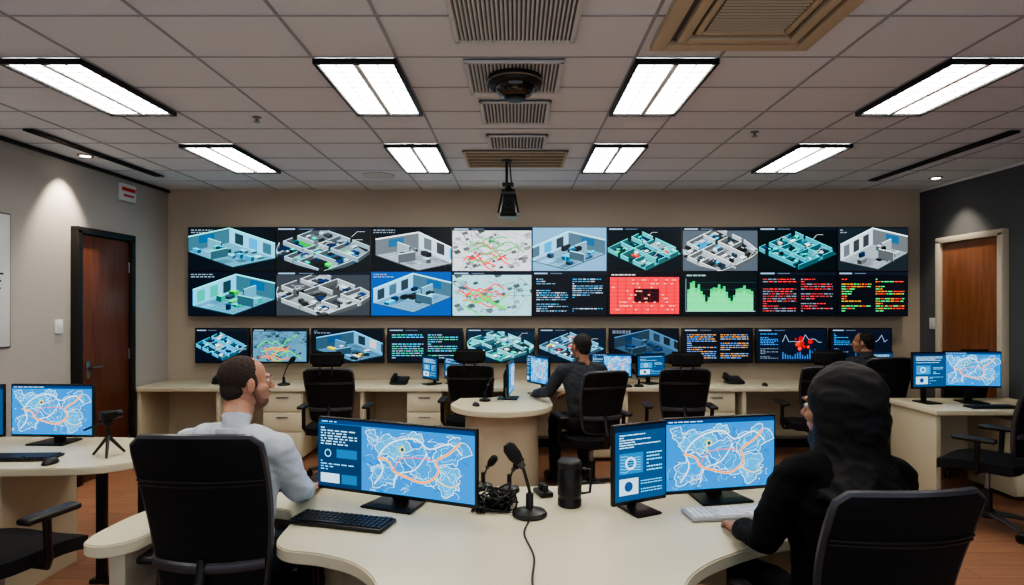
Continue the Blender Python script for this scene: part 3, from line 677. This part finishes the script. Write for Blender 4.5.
# ------------------------------------------------------------------ chairs
def chair_mesh(top=1.1, head=False, arms=True, hw=.225):
    mb = MB()
    for i in range(5):
        a = 2*math.pi*i/5+.3; c, s_ = math.cos(a), math.sin(a)
        mb.tube([(c*.03, s_*.03, .105), (c*.16, s_*.16, .095), (c*.29, s_*.29, .068)], [.028, .023, .016], M_frame, 8, flat=.8)
        mb.cyl(.027, .018, (c*.29-s_*.014, s_*.29+c*.014, .0275), M_black, rot=(90, 0, math.degrees(a)), seg=16)
        mb.cyl(.027, .018, (c*.29+s_*.014, s_*.29-c*.014, .0275), M_black, rot=(90, 0, math.degrees(a)), seg=16)
        mb.cyl(.008, .03, (c*.29, s_*.29, .055), M_steel, seg=10)
    mb.cyl(.045, .06, (0, 0, .105), M_black); mb.cyl(.032, .16, (0, 0, .2), M_black); mb.cyl(.018, .18, (0, 0, .34), M_steel)
    mb.box((.2, .28, .04), (0, -.02, .425), M_dark, .01)
    b = bmesh.new(); bmesh.ops.create_cube(b, size=1); bmesh.ops.subdivide_edges(b, edges=b.edges, cuts=5, use_grid_fill=True)
    for v in b.verts:
        x, y, z = v.co*2
        v.co = (x*.245*(1-.10*abs(y)**6), y*.24*(1-.08*abs(x)**6), z*.038*(1-.35*max(abs(x), abs(y))**6)+(.012*abs(x)**2 if z > 0 else 0)-(.03*y**3 if y > .5 else 0))
    mb.bm(b, M_seat, Matrix.Translation((0, .02, .468)))
    z0, z1 = .56, top; nu, nv = 18, 22
    def bp(u, v):
        w = hw*(.80+.20*math.sin(min(1, v*1.1)*math.pi*.55))
        if v > .93: w *= 1-.16*((v-.93)/.07)**2.5
        if v < .08: w *= 1-.2*((.08-v)/.08)**2
        yy = -.235-.11*v+.035*math.sin(v*math.pi*1.1)*.9+.05*u*u
        return Vector((u*w, yy, z0+(z1-z0)*v+(-.010*u*u if v > .5 else 0)*((v-.5)*2)))
    th = .030; vs = []; fs = []
    for sgn in (0, 1):
        for j in range(nv+1):
            for i in range(nu+1):
                u = -1+2*i/nu; v = j/nv; p = bp(u, v)
                pad = .012*(1-abs(u)**4)*(1-abs(2*v-1)**6)
                vs.append((p.x, p.y+(th/2+pad if sgn else -th/2-pad*.3), p.z))
    n1 = (nu+1)*(nv+1)
    for j in range(nv):
        for i in range(nu):
            a = j*(nu+1)+i
            fs.append([a, a+1, a+nu+2, a+nu+1]); fs.append([n1+a, n1+a+nu+1, n1+a+nu+2, n1+a+1])
    rim = [(i, 0) for i in range(nu)]+[(nu, j) for j in range(nv)]+[(i, nv) for i in range(nu, 0, -1)]+[(0, j) for j in range(nv, 0, -1)]
    for k in range(len(rim)):
        a = rim[k]; c = rim[(k+1) % len(rim)]; ia = a[1]*(nu+1)+a[0]; ic = c[1]*(nu+1)+c[0]
        fs.append([ia, ic, n1+ic, n1+ia])
    mb.raw(vs, fs, M_seat)
    mb.tube([bp(-1+2*i/nu, j/nv) for i, j in rim], .014, M_frame, 8, closed=True)
    for q in (.72, .745): mb.tube([bp(-1+2*i/nu, q)+Vector((0, -.0205, 0)) for i in range(0, nu+1)], .005, M_black, 6)
    mb.tube([bp(-1+2*i/nu, .24)+Vector((0, -.026, 0)) for i in range(0, nu+1)], .012, M_frame, 8, flat=1.6)
    mb.tube([(0, -.12, .43), (0, -.26, .45), (0, -.32, .56), (0, bp(0, .24).y-.03, bp(0, .24).z), (0, bp(0, .30).y-.03, bp(0, .30).z)], [.02, .022, .022, .018, .012], M_black, 10, flat=.7)
    if head:
        c = bp(0, 1); zc = top+.085
        for sx in (-.05, .05): mb.tube([(sx, c.y-.01, top-.05), (sx, c.y-.01, top+.06)], .007, M_black)
        hv = bmesh.new(); bmesh.ops.create_cube(hv, size=1); bmesh.ops.scale(hv, vec=(.29, .055, .13), verts=hv.verts)
        bmesh.ops.bevel(hv, geom=list(hv.edges), offset=.024, segments=3, affect='EDGES')
        bmesh.ops.subdivide_edges(hv, edges=[e_ for e_ in hv.edges if abs(e_.verts[0].co.x-e_.verts[1].co.x) > .1], cuts=5)
        for v in hv.verts: v.co.y += 1.6*v.co.x**2
        mb.bm(hv, M_seat, Matrix.Translation((0, c.y, zc)))
    if arms:
        for sx in (-1, 1):
            mb.tube([(sx*.12, 0, .43), (sx*.27, 0, .43), (sx*.29, -.01, .47), (sx*.29, -.02, .655)], [.014, .015, .017, .017], M_black, 10)
            mb.box((.075, .25, .03), (sx*.285, .0, .668), M_black, .013, seg=3)
    return mb.mesh('office_chair')
C_plain = chair_mesh(1.165, hw=.215); C_low = chair_mesh(1.10, hw=.212); C_head = chair_mesh(1.035, True, hw=.205); C_small = chair_mesh(1.06, hw=.185)
def chair(me, x, y, fx, fy): inst(me, 'office_chair', (x, y, .0005), math.degrees(math.atan2(-fx, fy)))
chair(C_plain, -1.05, 2.28, .02, 1)
chair(C_low, 1.03, 1.91, -.10, 1)
chair(C_low, -2.34, 2.72, .22, .97)
chair(C_head, -1.63, 5.45, -.05, 1); chair(C_head, -.42, 5.78, .0, 1)
chair(C_small, .63, 5.02, -.30, 1)
chair(C_head, 1.48, 5.45, .08, 1); chair(C_head, 2.78, 5.6, .1, 1); chair(C_low, 3.40, 5.74, 0, 1)
chair(C_head, 4.12, 5.72, 0, 1); chair(C_plain, 3.36, 4.28, -.62, .8)

# ------------------------------------------------------------------ people
def bm_caps(a, b_, r0, r1, n=6, seg=14):
    a = Vector(a); b_ = Vector(b_); t = (b_-a); L = t.length; t.normalize()
    q = t.to_track_quat('Z', 'Y').to_matrix().to_4x4()
    prof = []
    for i in range(1, n+1):
        th = -math.pi/2+math.pi/2*i/n; prof.append((r0*math.cos(th), r0*math.sin(th)))
    for i in range(0, n):
        th = math.pi/2*i/n; prof.append((r1*math.cos(th), L+r1*math.sin(th)))
    vs = []; fs = []
    M = Matrix.Translation(a) @ q
    for r_, z in prof:
        for k in range(seg):
            an = 2*math.pi*k/seg; vs.append(M @ Vector((r_*math.cos(an), r_*math.sin(an), z)))
    m_ = len(prof)
    for j in range(m_-1):
        for k in range(seg):
            l = (k+1) % seg; fs.append([j*seg+k, j*seg+l, (j+1)*seg+l, (j+1)*seg+k])
    bot = len(vs); vs.append(M @ Vector((0, 0, -r0))); vs.append(M @ Vector((0, 0, L+r1)))
    for k in range(seg):
        l = (k+1) % seg; fs.append([bot, l, k]); fs.append([bot+1, (m_-1)*seg+k, (m_-1)*seg+l])
    return vs, fs
class Blob:
    def __init__(s): s.v = []; s.f = []; s.pr = []; s.mats = []
    def _add(s, vs, fs):
        k = len(s.v); s.v += [tuple(p) for p in vs]; s.f += [[k+i for i in f] for f in fs]
    def mi(s, m):
        if m not in s.mats: s.mats.append(m)
        return s.mats.index(m)
    def cap(s, a, b_, r0, r1, m, bias=0):
        s._add(*bm_caps(a, b_, r0, r1)); s.pr.append(('c', Vector(a), Vector(b_), r0+bias, r1+bias, s.mi(m)))
    def chain(s, pts, rs, m):
        for i in range(len(pts)-1): s.cap(pts[i], pts[i+1], rs[i], rs[i+1], m)
    def ell(s, c, rad, m, rot=None):
        b = bmesh.new(); bmesh.ops.create_icosphere(b, subdivisions=3, radius=1)
        rm = rot.to_3x3() if rot else Matrix.Identity(3)
        vs = [Vector(c)+rm @ Vector((v.co.x*rad[0], v.co.y*rad[1], v.co.z*rad[2])) for v in b.verts]
        b.verts.index_update(); fs = [[v.index for v in f.verts] for f in b.faces]; b.free(); s._add(vs, fs)
        s.pr.append(('e', Vector(c), rm, rad, s.mi(m)))
    def loft(s, rings, ax, ay, m, seg=26):
        vs = []; fs = []
        for c, rx, ry in rings:
            for k in range(seg):
                a = 2*math.pi*k/seg; vs.append(Vector(c)+ax*rx*math.copysign(abs(math.cos(a))**.85, math.cos(a))+ay*ry*math.copysign(abs(math.sin(a))**.85, math.sin(a)))
        for j in range(len(rings)-1):
            for k in range(seg):
                l = (k+1) % seg; fs.append([j*seg+k, j*seg+l, (j+1)*seg+l, (j+1)*seg+k])
        fs.append(list(range(seg))[::-1]); fs.append([(len(rings)-1)*seg+k for k in range(seg)])
        s._add(vs, fs)
        for i in range(len(rings)-1):
            s.pr.append(('c', Vector(rings[i][0]), Vector(rings[i+1][0]), (rings[i][1]+rings[i][2])/2, (rings[i+1][1]+rings[i+1][2])/2, s.mi(m)))
    def build(s, name, voxel, it=6, fold=0, M=None, parent=None, ffreq=9):
        me = bpy.data.meshes.new(name+'_src'); me.from_pydata(s.v, [], s.f); me.update()
        ob = bpy.data.objects.new(name+'_src', me); COL.objects.link(ob)
        md = ob.modifiers.new('r', 'REMESH'); md.mode = 'VOXEL'; md.voxel_size = voxel
        ms = ob.modifiers.new('s', 'SMOOTH'); ms.factor = .5; ms.iterations = it
        dg = bpy.context.evaluated_depsgraph_get(); dg.update()
        out = bpy.data.meshes.new_from_object(ob.evaluated_get(dg))
        bpy.data.objects.remove(ob); out.name = name
        out.materials.clear()
        for m in s.mats: out.materials.append(m)
        n = len(out.polygons); C = np.empty(n*3); out.polygons.foreach_get('center', C); C = C.reshape(-1, 3)
        D = []
        for p in s.pr:
            if p[0] == 'c':
                a = np.array(p[1]); b_ = np.array(p[2]); ab = b_-a; t = np.clip(((C-a)@ab)/max(1e-9, ab@ab), 0, 1)
                D.append((np.linalg.norm(C-a-t[:, None]*ab, axis=1)-(p[3]+(p[4]-p[3])*t), p[5]))
            else:
                q = (C-np.array(p[1]))@np.array(p[2]); r_ = np.array(p[3])
                D.append(((np.linalg.norm(q/r_, axis=1)-1)*r_.min(), p[4]))
        A = np.stack([d for d, _ in D]); I = np.array([m for _, m in D])[A.argmin(0)]
        out.polygons.foreach_set('material_index', I.astype(np.int32))
        out.polygons.foreach_set('use_smooth', [True]*n)
        if fold:
            for v, nn in zip(out.vertices, [x.vector.copy() for x in out.vertex_normals]):
                p = v.co; q = Vector((p.x*ffreq, p.y*ffreq, p.z*ffreq*1.5+p.x*ffreq*.6))
                q += Vector((noise.noise(q*.5), noise.noise(q*.5+Vector((7, 1, 3))), 0))*.8
                w = 1-abs(noise.noise(q))*2.6
                w2 = 1-abs(noise.noise(q*2.1+Vector((5, 0, 0))))*2.6
                v.co = p+nn*(fold*max(-1, w)*.8+fold*.45*max(-1, w2))
        out.update()
        o = bpy.data.objects.new(name, out); COL.objects.link(o)
        if M: o.matrix_world = M
        if parent: o.parent = parent
        return o
def make_head(parent, center, yaw, pitch, s, skin, hair, beard=None, hijab=None):
    M = Matrix.Translation(center) @ Matrix.Rotation(R(yaw), 4, 'Z') @ Matrix.Rotation(R(pitch), 4, 'X') @ Matrix.Scale(s, 4)
    b = Blob()
    b.ell((0, -.015, .035), (.075, .094, .085), skin); b.ell((0, .028, -.02), (.061, .063, .088), skin); b.ell((0, .042, -.078), (.042, .047, .034), skin)
    b.cap((0, .086, .012), (0, .108, -.022), .008, .0125, skin); b.ell((0, .103, -.026), (.017, .011, .009), skin)
    b.ell((0, .078, .028), (.047, .017, .010), skin); b.ell((0, .086, -.050), (.024, .010, .0055), skin); b.ell((0, .085, -.060), (.020, .010, .006), skin)
    for sx in (-1, 1):
        b.ell((sx*.079, -.006, -.004), (.010, .019, .031), skin, Matrix.Rotation(R(-12), 4, 'X') @ Matrix.Rotation(R(sx*18), 4, 'Z'))
        b.ell((sx*.05, .045, -.022), (.02, .03, .022), skin)
    b.cap((0, -.02, -.06), (0, -.045, -.15), .055, .060, skin)
    b.build('head', .0042, 4, M=M, parent=parent)
    mb = MB()
    for sx in (-1, 1):
        mb.ell((.0115, .0115, .0085), (sx*.030, .0755, .008), M_eye, 16); mb.ell((.0055, .003, .0055), (sx*.030, .0855, .008), M_iris, 12)
        mb.tube([(sx*.016, .092, .027), (sx*.032, .091, .031), (sx*.046, .084, .027)], [.002, .0035, .002], hair, 6)
    o = mb.obj('eyes', parent=parent); o.matrix_world = M
    if hijab:
        h = Blob(); h.ell((0, -.035, .030), (.101, .110, .114), hijab); h.ell((0, -.06, -.03), (.088, .083, .10), hijab)
        h.ell((0, .02, -.10), (.070, .070, .050), hijab)
        h.loft([((0, -.03, -.0), .097, .085), ((0, -.032, -.08), .092, .088), ((0, -.03, -.13), .102, .100), ((0, -.03, -.17), .125, .112), ((0, -.03, -.205), .155, .125), ((0, -.03, -.235), .175, .130)], Vector((1, 0, 0)), Vector((0, 1, 0)), hijab)
        h.build('hijab', .006, 5, fold=.006, M=M, parent=parent, ffreq=9)
    else:
        h = Blob()
        h.ell((0, -.027, .042), (.0785, .092, .0825), hair); h.ell((0, -.060, -.015), (.063, .049, .058), hair)
        for sx in (-1, 1): h.ell((sx*.066, .012, .012), (.0125, .013, .03), hair)
        h.build('hair', .0045, 3, fold=.001, M=M, parent=parent, ffreq=60)
        if beard:
            h = Blob(); h.ell((0, .040, -.080), (.0455, .0485, .0355), beard)
            for sx in (-1, 1): h.cap((sx*.060, .006, -.02), (sx*.044, .04, -.075), .010, .017, beard)
            h.cap((-.022, .087, -.041), (.022, .087, -.041), .005, .005, beard)
            h.build('beard', .0045, 4, M=M, parent=parent)
def make_hand(parent, wrist, direction, side, skin, curl=14, nm='hand', s=1.0):
    d = Vector(direction).normalized(); z = Vector((0, 0, 1)); z = (z-d*z.dot(d)).normalized(); x = d.cross(z)
    M = Matrix.Translation(wrist) @ Matrix((x, d, z)).transposed().to_4x4() @ Matrix.Scale(s, 4)
    b = Blob(); b.cap((0, -.05, 0), (0, .012, 0), .024, .024, skin)
    fx = [-.031, -.0105, .0105, .030]; fl = [.95, 1.08, 1.0, .78]
    for i in range(4):
        X = -side*fx[i]
        b.cap((X*.6, .012, 0), (X, .082, .001), .0165, .0115, skin)
        p = Vector((X, .082, .001)); a = R(curl); L = [.043*fl[i], .026*fl[i], .021*fl[i]]; rr = [.0095, .0088, .008, .0068]
        dx = -side*fx[i]*1.6
        for k in range(3):
            q = p+Vector((dx*L[k]*2, math.cos(a), -math.sin(a)))*L[k]*1.0; b.cap(p, q, rr[k], rr[k+1], skin); p = q; a += R(curl*1.2)
    b.chain([(side*.018, .018, -.004), (side*.042, .045, -.010), (side*.054, .070, -.014), (side*.060, .092, -.020)], [.016, .0125, .0105, .008], skin)
    return b.build(nm, .0036, 3, M=M, parent=parent)
def person(name, pel, f, headc, hyaw, hpitch, hs, top, legs, skin, hair, lsh, rsh, le, re, lw, rw, lhd, rhd, beard=None, hijab=None, bulk=1.0, knee=.40, collar=True, curl=14, fold=.007):
    e = empty(name)
    f = Vector((f[0], f[1], 0)).normalized(); rt = Vector((f.y, -f.x, 0)); Z = Vector((0, 0, 1))
    P = Vector((pel[0], pel[1], .625)); S = (Vector(lsh)+Vector(rsh))/2
    ax = (Vector(rsh)-Vector(lsh)); ax.z = 0; ax.normalize(); ay = Vector((-ax.y, ax.x, 0)); k = bulk
    b = Blob()
    up = lambda t: P.lerp(S, t)
    hc = Vector(headc); nb = S+Z*.038; nt = hc+Z*(-.075)-Vector((-math.sin(R(hyaw)), math.cos(R(hyaw)), 0))*.03
    b.loft([(P-Z*.09, .13*k, .10*k), (P-Z*.05, .17*k, .125*k), (P+Z*.02, .172*k, .125*k)], rt, f, legs)
    b.loft([(P+Z*.0, .168*k, .122*k), (up(.25), .158*k, .115*k), (up(.5), .165*k, .118*k), (up(.75), .182*k, .122*k), (up(.92), .178*k, .112*k), (S+Z*.020, .145*k, .090*k), (S+Z*.040, .085, .070), (nb+Z*.008, .060, .058)], ax, ay, top)
    b.cap(nb, nt, .050, .047, skin, bias=.012)
    for sh, el, wr, hd, sd, nm in ((Vector(lsh), Vector(le), Vector(lw), lhd, 1, 'hand_left'), (Vector(rsh), Vector(re), Vector(rw), rhd, -1, 'hand_right')):
        inn = S.lerp(sh, .45)+Z*.0
        b.chain([inn, sh-Z*.005], [.075*k, .062*k], top)
        b.chain([sh-Z*.005, sh.lerp(el, .5), el], [.062*k, .056*k, .048*k], top)
        b.chain([el, el.lerp(wr, .45), wr], [.048*k, .045*k, .036*k], top)
        make_hand(e, wr+Vector(hd).normalized()*.025, hd, sd, skin, nm=nm, curl=curl)
    for sd in (-1, 1):
        hip = P+rt*sd*.09-Z*.02; kn = hip+f*knee+rt*sd*.05+Z*-.035; an = Vector((kn.x, kn.y, .10))+f*.02
        b.chain([hip, hip.lerp(kn, .5), kn], [.092*k, .080*k, .062], legs); b.chain([kn, kn.lerp(an, .4), an], [.060, .056, .042], legs)
        b.chain([an-Z*.035, an+f*.07-Z*.055, an+f*.15-Z*.06], [.046, .043, .036], M_shoe)
    b.build('body', .008, 4, fold=fold, parent=e, ffreq=6.5)
    if collar:
        mb = MB(); pts = []
        for i in range(24):
            a = 2*math.pi*i/24; pts.append(nb+Z*(.010-.014*math.sin(a))+ax*.060*math.cos(a)+ay*.060*math.sin(a))
        mb.tube(pts, .007, top, 8, closed=True, flat=1.9); mb.obj('collar', parent=e)
    make_head(e, hc, hyaw, hpitch, hs, skin, hair, beard, hijab)
    return e
person('man_in_white_shirt', (-1.09, 2.27), (.10, 1), (-1.085, 2.42, 1.275), -50, 2, .93, M_shirt, M_jeans, M_skin, M_hair,
       (-1.27, 2.37, 1.055), (-.925, 2.30, 1.045), (-1.32, 2.40, .86), (-.870, 2.40, .86), (-1.20, 2.60, .80), (-.915, 2.60, .79),
       (.35, 1, -.12), (-.05, 1, -.10), beard=M_beard, bulk=1.0, fold=.009)
person('woman_in_hijab', (1.05, 1.90), (-.1, 1), (1.06, 1.98, 1.25), 32, -3, 1.08, M_abaya, M_abaya, M_skin2, M_hairb,
       (.885, 1.92, 1.045), (1.225, 1.95, 1.045), (.80, 1.93, .85), (1.31, 2.04, .86), (.80, 2.12, .795), (1.17, 2.27, .80),
       (.10, 1, -.12), (-.3, 1, -.12), hijab=M_hijab, bulk=1.0, collar=False, fold=.009)
person('man_in_grey_jacket', (.60, 5.03), (-.35, 1), (.55, 5.13, 1.225), 35, 0, .95, M_jacket, M_trous, M_skin2, M_hairb,
       (.39, 5.05, 1.03), (.72, 5.15, 1.03), (.28, 5.13, .84), (.74, 5.32, .84), (.18, 5.32, .80), (.50, 5.42, .80),
       (-.1, 1, -.15), (-.6, 1, -.3), bulk=.95, knee=.36)
person('man_in_dark_suit', (3.38, 5.76), (0, 1), (3.37, 5.83, 1.21), 50, 0, .92, M_jacket, M_trous, M_skin2, M_hairb,
       (3.20, 5.78, 1.02), (3.55, 5.78, 1.02), (3.12, 5.86, .84), (3.62, 5.86, .84), (3.24, 6.05, .80), (3.52, 6.05, .80),
       (.1, 1, -.12), (-.1, 1, -.12), bulk=.93, knee=.36)

# ------------------------------------------------------------------ lights & world
def spot(name, loc, rot, e_, ang, blend=.7, c=(1, .86, .66)):
    L = bpy.data.lights.new(name, 'SPOT'); L.energy = e_; L.spot_size = R(ang); L.spot_blend = blend; L.color = c; L.shadow_soft_size = .03
    o = bpy.data.objects.new(name, L); COL.objects.link(o); o.location = loc; o.rotation_euler = [R(a) for a in rot]
spot('wall_washer_lamp', (-3.66, 5.1, H-.03), (0, 16, 0), 95, 66)
spot('wall_washer_lamp', (-3.66, 3.9, H-.03), (0, 16, 0), 30, 62)
spot('wall_washer_lamp', (4.2, 6.0, H-.03), (0, -10, 0), 40, 75)
w = bpy.data.worlds.new('world'); scene.world = w; w.use_nodes = True
w.node_tree.nodes['Background'].inputs[0].default_value = (.80, .88, 1, 1); w.node_tree.nodes['Background'].inputs[1].default_value = .9

# ------------------------------------------------------------------ camera
cam = bpy.data.cameras.new('camera'); co = bpy.data.objects.new('camera', cam); COL.objects.link(co)
co.location = (0, 0, 1.6); co.rotation_euler = (R(90), 0, 0)
cam.sensor_width = 36; cam.lens = 600/1024*36; cam.shift_x = -4/1024; cam.shift_y = 10.5/1024; cam.clip_start = .05
scene.camera = co
